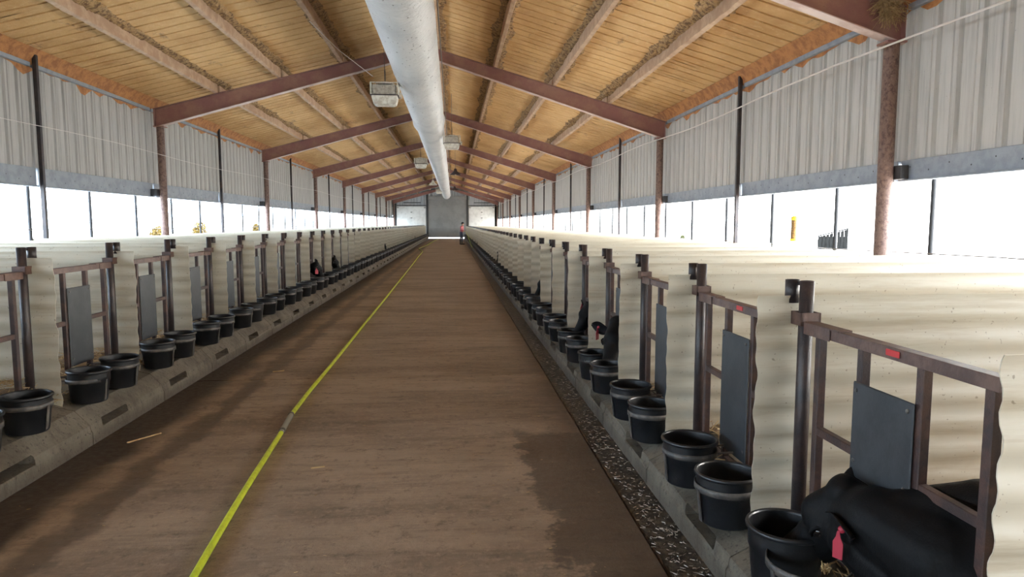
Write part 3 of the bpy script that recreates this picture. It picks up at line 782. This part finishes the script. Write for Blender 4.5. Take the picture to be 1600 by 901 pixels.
def place_lamp(o, x, y, z, lab, hook):
    o.location = (x, y, z); h = ztop(x) - z
    b = MB(); b.tube([(.005, 0, hook), (-.01, .01, (hook + h) / 2), (0, 0, h + .15)], .006, 6); b.build('hang_cord', M['steel'], o)
    b = MB()
    for k in range(7): b.tube([(.012 * math.cos(t * PI / 4), .01, hook + .02 + .03 * k + .018 * math.sin(t * PI / 4)) for t in range(9)], .003, 4, cap=False)
    b.build('chain', M['steel'], o)
    tag(o, lab, 'lamp', 'hanging barn lamps beside the duct')
Z = 1.581
L1 = lamp(); cp = []
spots = [(-1.23, 13.0, 3.735, 'white caged barn lamp, largest and nearest, hanging left of the duct'),
         (-.02, 20.8, 3.78, 'white caged barn lamp hanging against the right side of the duct'),
         (-1.28, 28.0, 3.78, 'white caged barn lamp left of the duct, second one on that side'),
         (-1.08, 54, 3.88, 'small distant white barn lamp left of the duct by the end wall')]
protos = [copy_tree(L1) for _ in spots[1:]]
for o, sp in zip([L1] + protos, spots): place_lamp(o, *sp, .43)
D1 = lamp(True); D2 = copy_tree(D1); D3 = copy_tree(D1)
place_lamp(D1, .12, 31.5, 3.78, 'dark bell-shaped lamp hanging right of the duct, nearer of two', .28)
place_lamp(D2, .12, 47, 3.82, 'small dark bell-shaped lamp right of the duct, farther one', .28)
place_lamp(D3, -1.12, 39, 3.72, 'flat pale bell lamp on a white stem left of the duct', .28)
for ch in D3.children:
    ch.data = ch.data.copy(); ch.data.materials.clear(); ch.data.materials.append(M['lampwhite'])

# ------------------------------------------------------------------ hose
def catmull(P, n=10):
    P = [Vector(p) for p in P]; out = []
    for i in range(len(P) - 1):
        a, b, c, d = P[max(i - 1, 0)], P[i], P[i + 1], P[min(i + 2, len(P) - 1)]
        for k in range(n):
            t = k / n; out.append(.5 * ((2 * b) + (-a + c) * t + (2 * a - 5 * b + 4 * c - d) * t * t + (-a + 3 * b - 3 * c + d) * t ** 3))
    out.append(P[-1]); return out
hr = empty('water_hose'); R = .0175
H1 = [(-1.02, 1.2, R), (-1.09, 2.2, R), (-1.165, 3.04, R), (-1.235, 4.0, R), (-1.300, 5.14, R)]
H2 = [(-1.338, 5.62, R), (-1.355, 6.5, R), (-1.362, 7.68, R), (-1.392, 10.5, R), (-1.424, 14.05, R), (-1.47, 18, R), (-1.535, 24, R), (-1.66, 33.3, R), (-1.70, 37.5, R), (-1.80, 39.5, R), (-2.12, 42.5, R), (-2.10, 44.5, R), (-1.9, 50, R), (-1.68, 62, R), (-1.45, 68, R)]
b = MB(); b.tube(catmull(H1), R, 14); b.build('hose_length', M['hose'], hr)
b = MB(); b.tube(catmull(H2), R, 14); b.build('hose_length', M['hose'], hr)
b = MB(); b.tube([(-1.299, 5.12, R + .002), (-1.306, 5.22, R + .002), (-1.334, 5.58, R + .002), (-1.339, 5.64, R + .002)], .0195, 14, rs=[.0185, .0205, .0205, .0185]); b.build('coupling', M['hosewrap'], hr)
for yy, xx in ((5.17, -1.302), (5.60, -1.336)):
    b = MB(); b.tube([(xx, yy - .015, R + .002), (xx - .001, yy + .015, R + .002)], .0225, 14); b.build('hose_clamp', M['band'], hr)
tag(hr, 'long yellow-green water hose lying along the left of the aisle floor', 'hose')

# ------------------------------------------------------------------ bodies by union of tapered limbs
def union(name, limbs, ells, voxel, mat, smooth=6, parent=None):
    b = MB()
    for (p0, p1, r0, r1) in limbs:
        p0, p1 = Vector(p0), Vector(p1); n = 5; pts = [p0 + (p1 - p0) * t / n for t in range(n + 1)]
        b.tube(pts, 0, 14, True, True, [lerp(r0, r1, t / n) for t in range(n + 1)])
        b.ell(p0, (r0,) * 3, 14); b.ell(p1, (r1,) * 3, 14)
    for e in ells: b.ell(*e)
    me = b.mesh(name, mat); recalc(me); o = bpy.data.objects.new(name, me); COL.objects.link(o)
    md = o.modifiers.new('r', 'REMESH'); md.mode = 'VOXEL'; md.voxel_size = voxel; md.use_smooth_shade = True
    sm = o.modifiers.new('s', 'SMOOTH'); sm.iterations = smooth; sm.factor = .5
    dg = bpy.context.evaluated_depsgraph_get(); ev = o.evaluated_get(dg); nm = bpy.data.meshes.new_from_object(ev)
    nm.materials.clear(); nm.materials.append(mat)
    for p in nm.polygons: p.use_smooth = True
    o.modifiers.clear(); o.data = nm
    if parent: o.parent = parent
    return o
def basis(fwd, up):
    f = Vector(fwd).normalized(); u = Vector(up); u = (u - f * u.dot(f)).normalized(); l = u.cross(f); return f, l, u
def calf(muz, poll, neck, body, up, label, ztags=True, voxel=.011, ground=.3, tagside=1, extra=(), hs=1.0):
    """muz/poll/neck: world points of the muzzle, poll and neck; body: list of (point, radius) along the trunk"""
    r = empty('calf', (body[0][0][0], body[0][0][1], ground)); off = Vector(r.location)
    P = lambda p: Vector(p) - off
    muz, poll = P(muz), P(poll); neck = [(P(p), q) for p, q in neck]; body = [(P(p), q) for p, q in body]
    f, l, u = basis(muz - poll, up); L = (muz - poll).length; k = L / .31 * 1.06 * hs
    R = Matrix((f, l, u)).transposed()
    H = lambda a, b_, c: poll + f * a * k + l * b_ * k + u * c * k
    limbs = [(H(.05, 0, -.055), H(.16, 0, -.06), .082 * k, .062 * k), (H(.16, 0, -.06), H(.275, 0, -.055), .058 * k, .043 * k),
             (H(.0, 0, -.03), H(.09, 0, -.012), .062 * k, .055 * k), (H(.05, 0, -.10), H(.22, 0, -.098), .050 * k, .030 * k)]
    ells = [(H(.09, .045, -.03), (.045 * k, .030 * k, .032 * k), 14, R), (H(.09, -.045, -.03), (.045 * k, .030 * k, .032 * k), 14, R),
            (H(.285, 0, -.06), (.030 * k, .045 * k, .036 * k), 14, R), (H(-.01, 0, .012), (.045 * k, .05 * k, .03 * k), 12, R)]
    prev = (H(.02, 0, -.06), .078 * k)
    for p, q in neck + body: limbs.append((prev[0], p, prev[1], q)); prev = (p, q)
    bc = [p for p, q in body]; bd = (bc[-1] - bc[0]); bd.z = 0; bd.normalize(); sd = Vector((-bd.y, bd.x, 0)); gz = 0
    sh, hip = bc[0] + bd * .02, bc[-1] + bd * .02; rb = body[0][1]
    for sgn in (-1, 1):
        a = sh + sd * sgn * rb * .55; top = Vector((a.x, a.y, a.z - rb * .3)); kn = Vector((a.x, a.y, max(.18, top.z * .5))) - bd * .01
        ft = Vector((a.x, a.y, .03)); limbs += [(top, kn, .062, .036), (kn, Vector((ft.x, ft.y, .075)), .034, .025), (Vector((ft.x, ft.y, .06)), ft, .027, .033)]
        a = hip + sd * sgn * rb * .55; top = Vector((a.x, a.y, a.z - .02)); st = top - bd * .06 + Vector((0, 0, -.16)); hk = Vector((a.x, a.y, .21)) + bd * .07; ft = Vector((a.x, a.y, .03)) + bd * .03
        limbs += [(top, st, .095, .065), (st, hk, .055, .034), (hk, Vector((ft.x, ft.y, .075)), .030, .025), (Vector((ft.x, ft.y, .06)), ft, .027, .033)]
    limbs.append((hip + bd * .12 + Vector((0, 0, .06)), hip + bd * .17 + Vector((0, 0, -.12)), .022, .016)); limbs.append((hip + bd * .17 + Vector((0, 0, -.12)), hip + bd * .16 + Vector((0, 0, -.28)), .016, .02))
    for (a_, b_, ra, rb_) in extra: limbs.append((P(a_), P(b_), ra, rb_))
    union('body', limbs, ells, voxel, M['hide'], 7, r)
    # eyes, nostrils, mouth
    for sg in (-1, 1):
        b = MB(); b.ell(H(.10, sg * .067, -.030), (.017 * k, .010 * k, .013 * k), 12, R); b.build('eye', M['eye'], r)
        b = MB(); b.tube([H(.078, sg * .066, -.026), H(.088, sg * .072, -.016), H(.10, sg * .075, -.013), H(.115, sg * .070, -.018), H(.124, sg * .064, -.028)], .005 * k, 6); b.build('eyelid', M['hide'], r)
        b = MB(); b.ell(H(.308, sg * .022, -.050), (.008 * k, .010 * k, .007 * k), 8, R); b.build('nostril', M['eye'], r)
    b = MB(); b.ell(H(.300, 0, -.052), (.018 * k, .034 * k, .024 * k), 12, R); b.build('nose_pad', M['nose'], r)
    # ears
    for sg in (-1, 1):
        ed = (l * sg * .62 - f * (.75 if ztags else .25) + Vector((0, 0, -.35 if ztags else .05))).normalized(); en = (f * .8 + u * .4); en = (en - ed * en.dot(ed)).normalized(); ew = ed.cross(en)
        base = H(.035, sg * (.082 if ztags else .062), -.012); vs = []; fs = []; n = 9; m_ = 7; EL = .135 * k
        for i in range(n):
            t = i / (n - 1); wd = .040 * k * math.sin(PI * (t * .86 + .13)) ** .8
            for j in range(m_):
                q = (j / (m_ - 1) - .5) * 2; vs.append(base + ed * t * EL + ew * q * wd - en * (.022 * k * (1 - q * q) * (1 - t * .5)) )
        nn = len(vs); vs2 = [v - en * .005 for v in vs]
        for i in range(n - 1):
            for j in range(m_ - 1): a = i * m_ + j; fs.append((a, a + 1, a + m_ + 1, a + m_)); fs.append((nn + a, nn + a + m_, nn + a + m_ + 1, nn + a + 1))
        for i in range(n - 1):
            for j in (0, m_ - 1): a = i * m_ + j; fs.append((a, a + m_, nn + a + m_, nn + a))
        b = MB(); b.add(vs + vs2, fs, True); me = b.mesh('ear', M['hide']); recalc(me); eo = link('ear', me, r)
        if sg == tagside and voxel < .016:
            c = base + ed * EL * .55 + en * .004; down = Vector((0, 0, -1)); wd = ew if abs(ew.z) < .8 else f
            wd = (wd - down * wd.dot(down)).normalized(); th = down.cross(wd) * .0015
            tx, tz = (.62, 1.0) if ztags else (1.25, 1.15)
            pts = [(a_ * tx, b_ * tz) for a_, b_ in [(-.006, 0), (.006, 0), (.012, .02), (.028, .04), (.026, .095), (-.026, .095), (-.028, .04), (-.012, .02)]]
            vs = [c + th * s_ + wd * a + down * bb for s_ in (-1, 1) for a, bb in pts]; q = MB()
            q.add(vs, [tuple(range(8)), tuple(range(8, 16))[::-1]] + [(i, (i + 1) % 8, 8 + (i + 1) % 8, 8 + i) for i in range(8)]); me = q.mesh('ear_tag', M['tag']); recalc(me); o = link('ear_tag', me, eo)
            q = MB(); q.ell(c - en * .012, (.013, .013, .013), 10); q.build('tag_button', M['tag'], eo)
    tag(r, label, 'calf'); return r
# big calf, near right
ca = calf((1.215, 2.44, .355), (1.355, 2.22, .635), [((1.39, 2.06, .600), .115), ((1.475, 1.875, .560), .145), ((1.53, 1.86, .50), .185)],
     [((1.70, 1.84, .640), .175), ((2.0, 1.93, .66), .205), ((2.3, 1.98, .68), .205), ((2.52, 2.0, .71), .17)], (-.2, -.15, 1),
     'big black calf with red ear tag, head through the nearest right-hand gate into a bucket', tagside=1, voxel=.009,
     extra=[((1.36, 2.14, .50), (1.50, 1.90, .42), .085, .15), ((1.50, 1.90, .42), (1.75, 1.86, .50), .15, .17), ((1.40, 2.05, .62), (1.62, 1.88, .66), .085, .14)])
def row_calf(side, y, lab, dy=-.08, h=0, vox=.014, sgn=1, ext=0, hs=1.15):
    d = SIDE[side]; s = d['s']; X = d['px'] - ext; z = .02 * h
    return calf((s * (X - .20), y + dy, .47 + z), (s * (X - .06), y + .02, .70 + z), [((s * (X + .0), y + .03, .62 + z), .085), ((s * (X + ext + .03), y + .03, .63 + z), .10)],
                [((s * (X + ext + .26), y + .02, .66 + z), .155), ((s * (X + ext + .55), y + .04, .66 + z), .19), ((s * (X + ext + .95), y + .04, .68 + z), .165)],
                (-s * .5, -.3, 1), lab, ztags=False, hs=hs, voxel=vox, ground=d['bed'] + .0, tagside=sgn * (1 if s < 0 else -1))
row_calf('right', 5.80, 'black calf looking out over its bucket on the right, red tag on its left ear', dy=-.19, hs=1.3)
row_calf('right', 7.12, 'black calf with one ear raised, right row, just beyond the red-tagged one', dy=.02)
row_calf('right', 10.72, 'black calf almost hidden by a divider in the middle of the right row', dy=.05)
row_calf('left', 14.25, 'black calf with red ear tag drinking, nearer of two in the left row', dy=.14, h=2, sgn=-1, ext=.13, hs=1.3)
row_calf('left', 16.8, 'black calf with head in bucket, farther of two in the middle left row', dy=.12, h=1, ext=.06)
for side, y in (('right', 20.6), ('left', 29.3)):
    row_calf(side, y, 'small black calf head poking out far down the %s row, alone' % side, vox=.02)
fc = {}
for side, yy in (('right', (37.9, 41.6, 46.5)), ('left', (51.4, 57.6, 61.3))):
    o = row_calf(side, yy[0], 'tiny black calf at the very far end of the %s row' % side, vox=.022); o['group'] = 'farthest calves of the %s row' % side
    for y in yy[1:]:
        c = copy_tree(o); c.location.y += y - yy[0]

# straw tuft beside the big calf
b = MB(); rnd = random.Random(2)
for k in range(60): blade(b, (rnd.uniform(-.012, .012), rnd.uniform(-.015, .015), rnd.uniform(-.01, .005)), rnd.uniform(.008, .02), rnd.uniform(0, 6), rnd.uniform(.2, 1.3), .0015)
tag(b.build('straw_tuft', M['straw'], None, (1.275, 2.16, .385)), 'small tuft of straw on the bucket ring under the big calf', 'straw', kind='stuff')
# nest straw at the near right rafter end
b = MB(); rnd = random.Random(5)
for k in range(420):
    z = rnd.random(); blade(b, (4.56 + rnd.uniform(-.10, .12), YC - .10 + rnd.uniform(-.10, .03), 4.03 - z * .30), rnd.uniform(.06, .20), rnd.uniform(0, 6.3), rnd.uniform(-1.4, .1), .0028)
tag(b.build('bird_nest', M['sandy']), 'shaggy dry grass nest where the nearest rafter meets the right wall', 'nest', kind='stuff')

# ------------------------------------------------------------------ man with the hose
def person():
    r = empty('person', (.60, 51.2, 0)); fz = 0
    hip = .86
    legs = [((.0, .09, hip), (.04, .11, .48), .095, .062), ((.04, .11, .48), (.0, .13, .10), .058, .042), ((.0, -.09, hip), (-.03, -.10, .47), .095, .062), ((-.03, -.10, .47), (-.05, -.10, .10), .058, .042), ((0, -.06, hip + .03), (0, .06, hip + .03), .11, .11)]
    union('jeans', legs, [], .016, M['jeans'], 3, r)
    torso = [((.0, 0, .93), (.05, 0, 1.15), .12, .135), ((.05, -.08, 1.30), (.05, .08, 1.30), .11, .11), ((.05, 0, 1.15), (.06, 0, 1.32), .135, .12)]
    arms = [((.06, .19, 1.34), (-.10, .27, 1.12), .056, .045), ((-.10, .27, 1.12), (.13, .16, 1.01), .043, .032), ((.06, -.19, 1.34), (.07, -.27, 1.10), .056, .045), ((.07, -.27, 1.10), (.26, -.12, 1.02), .043, .032)]
    union('shirt', torso + arms, [], .016, M['shirt'], 3, r)
    hd = [((.07, 0, 1.38), (.10, 0, 1.46), .052, .05)]
    union('head', hd, [((.115, 0, 1.535), (.085, .072, .105), 14), ((.20, 0, 1.52), (.018, .012, .020), 8), ((.17, 0, 1.475), (.03, .03, .03), 8), ((.11, .075, 1.53), (.018, .010, .028), 8), ((.11, -.075, 1.53), (.018, .010, .028), 8)], .010, M['skin'], 2, r)
    for sg in (-1, 1): b = MB(); b.ell((.190, sg * .030, 1.545), (.008, .010, .007), 8); b.build('eye', M['eye'], r)
    b = MB(); b.ell((.194, 0, 1.485), (.006, .022, .005), 8); b.build('mouth', M['red'], r)
    b = MB(); b.ell((.09, 0, 1.56), (.088, .078, .09), 14); b.build('hair', M['hair'], r)
    b = MB(); b.lathe([(.0, .10), (.07, .105), (.085, .09), (.092, .02), (.17, .0), (.175, .006), (.095, .03)], 24, (.10, 0, 1.575)); b.build('hat', M['black'], r)
    for (hx, hy, hz_) in ((.155, .148, 1.0), (.285, -.105, 1.01)):
        limbs = [((hx - .02, hy, hz_), (hx + .045, hy - .012, hz_), .024, .030)]
        for q in range(4):
            zz = hz_ + .028 - q * .018; ln = (.9, 1, .95, .8)[q]
            limbs += [((hx + .055, hy - .01, zz), (hx + .055 + .028 * ln, hy - .035, zz), .0088, .008), ((hx + .055 + .028 * ln, hy - .035, zz), (hx + .045 + .01 * ln, hy - .055, zz - .004), .008, .0072)]
        limbs += [((hx + .015, hy - .01, hz_ + .02), (hx + .05, hy - .038, hz_ + .040), .010, .009), ((hx + .05, hy - .038, hz_ + .040), (hx + .075, hy - .045, hz_ + .036), .009, .0075)]
        union('hand', limbs, [], .005, M['skin'], 1, r)
    for sg, dx in ((1, .0), (-1, -.05)):
        union('boot', [((dx, sg * .13 if sg > 0 else -.10, .36), (dx, sg * .13 if sg > 0 else -.10, .06), .062, .050), ((dx, sg * .13 if sg > 0 else -.10, .05), (dx + .17, sg * .14 if sg > 0 else -.11, .042), .048, .042)], [], .014, M['black'], 2, r)
    r.rotation_euler.z = -.35
    tag(r, 'person in red plaid shirt, jeans and black hat holding a hose far away', 'person')
person()
b = MB(); b.tube(catmull([(.62, 51.35, .96), (.78, 51.12, .99), (.90, 50.9, .96), (1.0, 49.0, .80), (1.06, 46, .50), (1.09, 43.5, .30), (1.10, 40, .2)]), .014, 8)
o = b.build('spray_hose', M['hose']); tag(o, 'pale hose held by the far person, running down along the right-hand curb', 'hose')

# ------------------------------------------------------------------ things by the windows and outside
t = empty('fly_trap', (4.80, 9.30, 1.33))
b = MB(); b.tube([(0, 0, .03), (.004, .002, .30)], .044, 18); b.build('sticky_tube', M['flies'], t)
b = MB(); b.tube([(0, 0, 0), (0, 0, .035)], .050, 18); b.build('bottom_cap', M['yellow'], t)
b = MB(); b.tube([(.004, .002, .295), (.004, .002, .345)], .050, 18); b.tube([(.004, .002, .345), (.004, .002, .355)], .03, 12); b.build('top_cap', M['yellow'], t)
b = MB(); b.tube([(.004, .002, .35), (.0, .0, .72)], .002, 5); b.build('hang_wire', M['wire'], t)
tag(t, 'yellow tube fly trap brown with flies, hanging by the right-hand curtain', 'fly trap')
t = empty('plank_shed', (23.96, 41.4, -.06)); n = 8; ang = -.06
for k in range(n):
    a, c = k / n, (k + 1) / n; x0, x1 = lerp(-.83, .83, a) + .01, lerp(-.83, .83, c) - .01; h0, h1 = lerp(.80, 1.26, a), lerp(.80, 1.26, c)
    q = MB(); vs = [(x0, 0, 0), (x1, 0, 0), (x1, 0, h1), (x0, 0, h0), (x0, .05, 0), (x1, .05, 0), (x1, .05, h1), (x0, .05, h0)]
    q.add(vs, [(0, 1, 2, 3), (7, 6, 5, 4), (0, 4, 5, 1), (1, 5, 6, 2), (2, 6, 7, 3), (3, 7, 4, 0)]); q.build('plank', M['plank'], t)
q = MB(); q.add([(-.88, -.06, .80), (.88, -.06, 1.28), (.88, 1.0, 1.28), (-.88, 1.0, .80), (-.88, -.06, .86), (.88, -.06, 1.34), (.88, 1.0, 1.34), (-.88, 1.0, .86)], [(0, 1, 2, 3), (7, 6, 5, 4), (0, 4, 5, 1), (1, 5, 6, 2), (2, 6, 7, 3), (3, 7, 4, 0)]); q.build('lid', M['plank'], t)
q = MB(); q.box(-.88, -.83, 0, .95, 0, .62); q.box(.80, .85, 0, .95, 0, 1.26); q.box(-.85, .85, .9, .95, 0, .8); q.build('side_board', M['plank'], t)
t.rotation_euler.z = -.5
tag(t, 'small grey weathered plank shed with a slanting top, outside the right-hand windows', 'shed')
def bush(x, y, wd, z0, z1, mat, lab, seed):
    r = empty('bush', (x, y, -.06)); rnd = random.Random(seed); b = MB()
    for k in range(1100):
        v = Vector((rnd.gauss(0, 1), rnd.gauss(0, 1), rnd.gauss(0, 1))); v.normalize(); v *= rnd.random() ** .4
        c = Vector((v.x * wd / 2, v.y * wd / 2, lerp(z0, z1, .5 + v.z / 2))); s_ = rnd.uniform(.04, .075)
        a = Vector((rnd.uniform(-1, 1), rnd.uniform(-1, 1), rnd.uniform(-1, 1))).normalized(); o_ = a.orthogonal().normalized() * s_ * .5; a *= s_
        b.add([c - a, c + o_, c + a, c - o_], [(0, 1, 2, 3)])
    tag(b.build('foliage', mat, r), kind='stuff')
    b = MB(); b.tube([(0, 0, 0), (.02, .01, z0 + .2), (0, 0, (z0 + z1) / 2)], .02, 6); b.tube([(.02, 0, z0 * .7), (.12, .05, (z0 + z1) / 2)], .012, 5); b.build('stem', M['bark'], r)
    tag(r, lab, 'bush'); return r
bush(-12, 33.7, .70, .5, 1.74, M['leaf'], 'yellow bush outside the left-hand windows, largest of three', 1)
bush(-12, 43.0, .42, .6, 1.66, M['leaf'], 'small yellow bush outside the left windows, right of the other two', 2)
bush(-12, 29.0, .62, .5, 1.55, M['leaf'], 'low yellow bush outside the left windows, right against a column', 3)
bush(12, 35.0, .30, .4, 1.05, M['leafg'], 'tiny green-yellow bush outside the right-hand windows', 4)
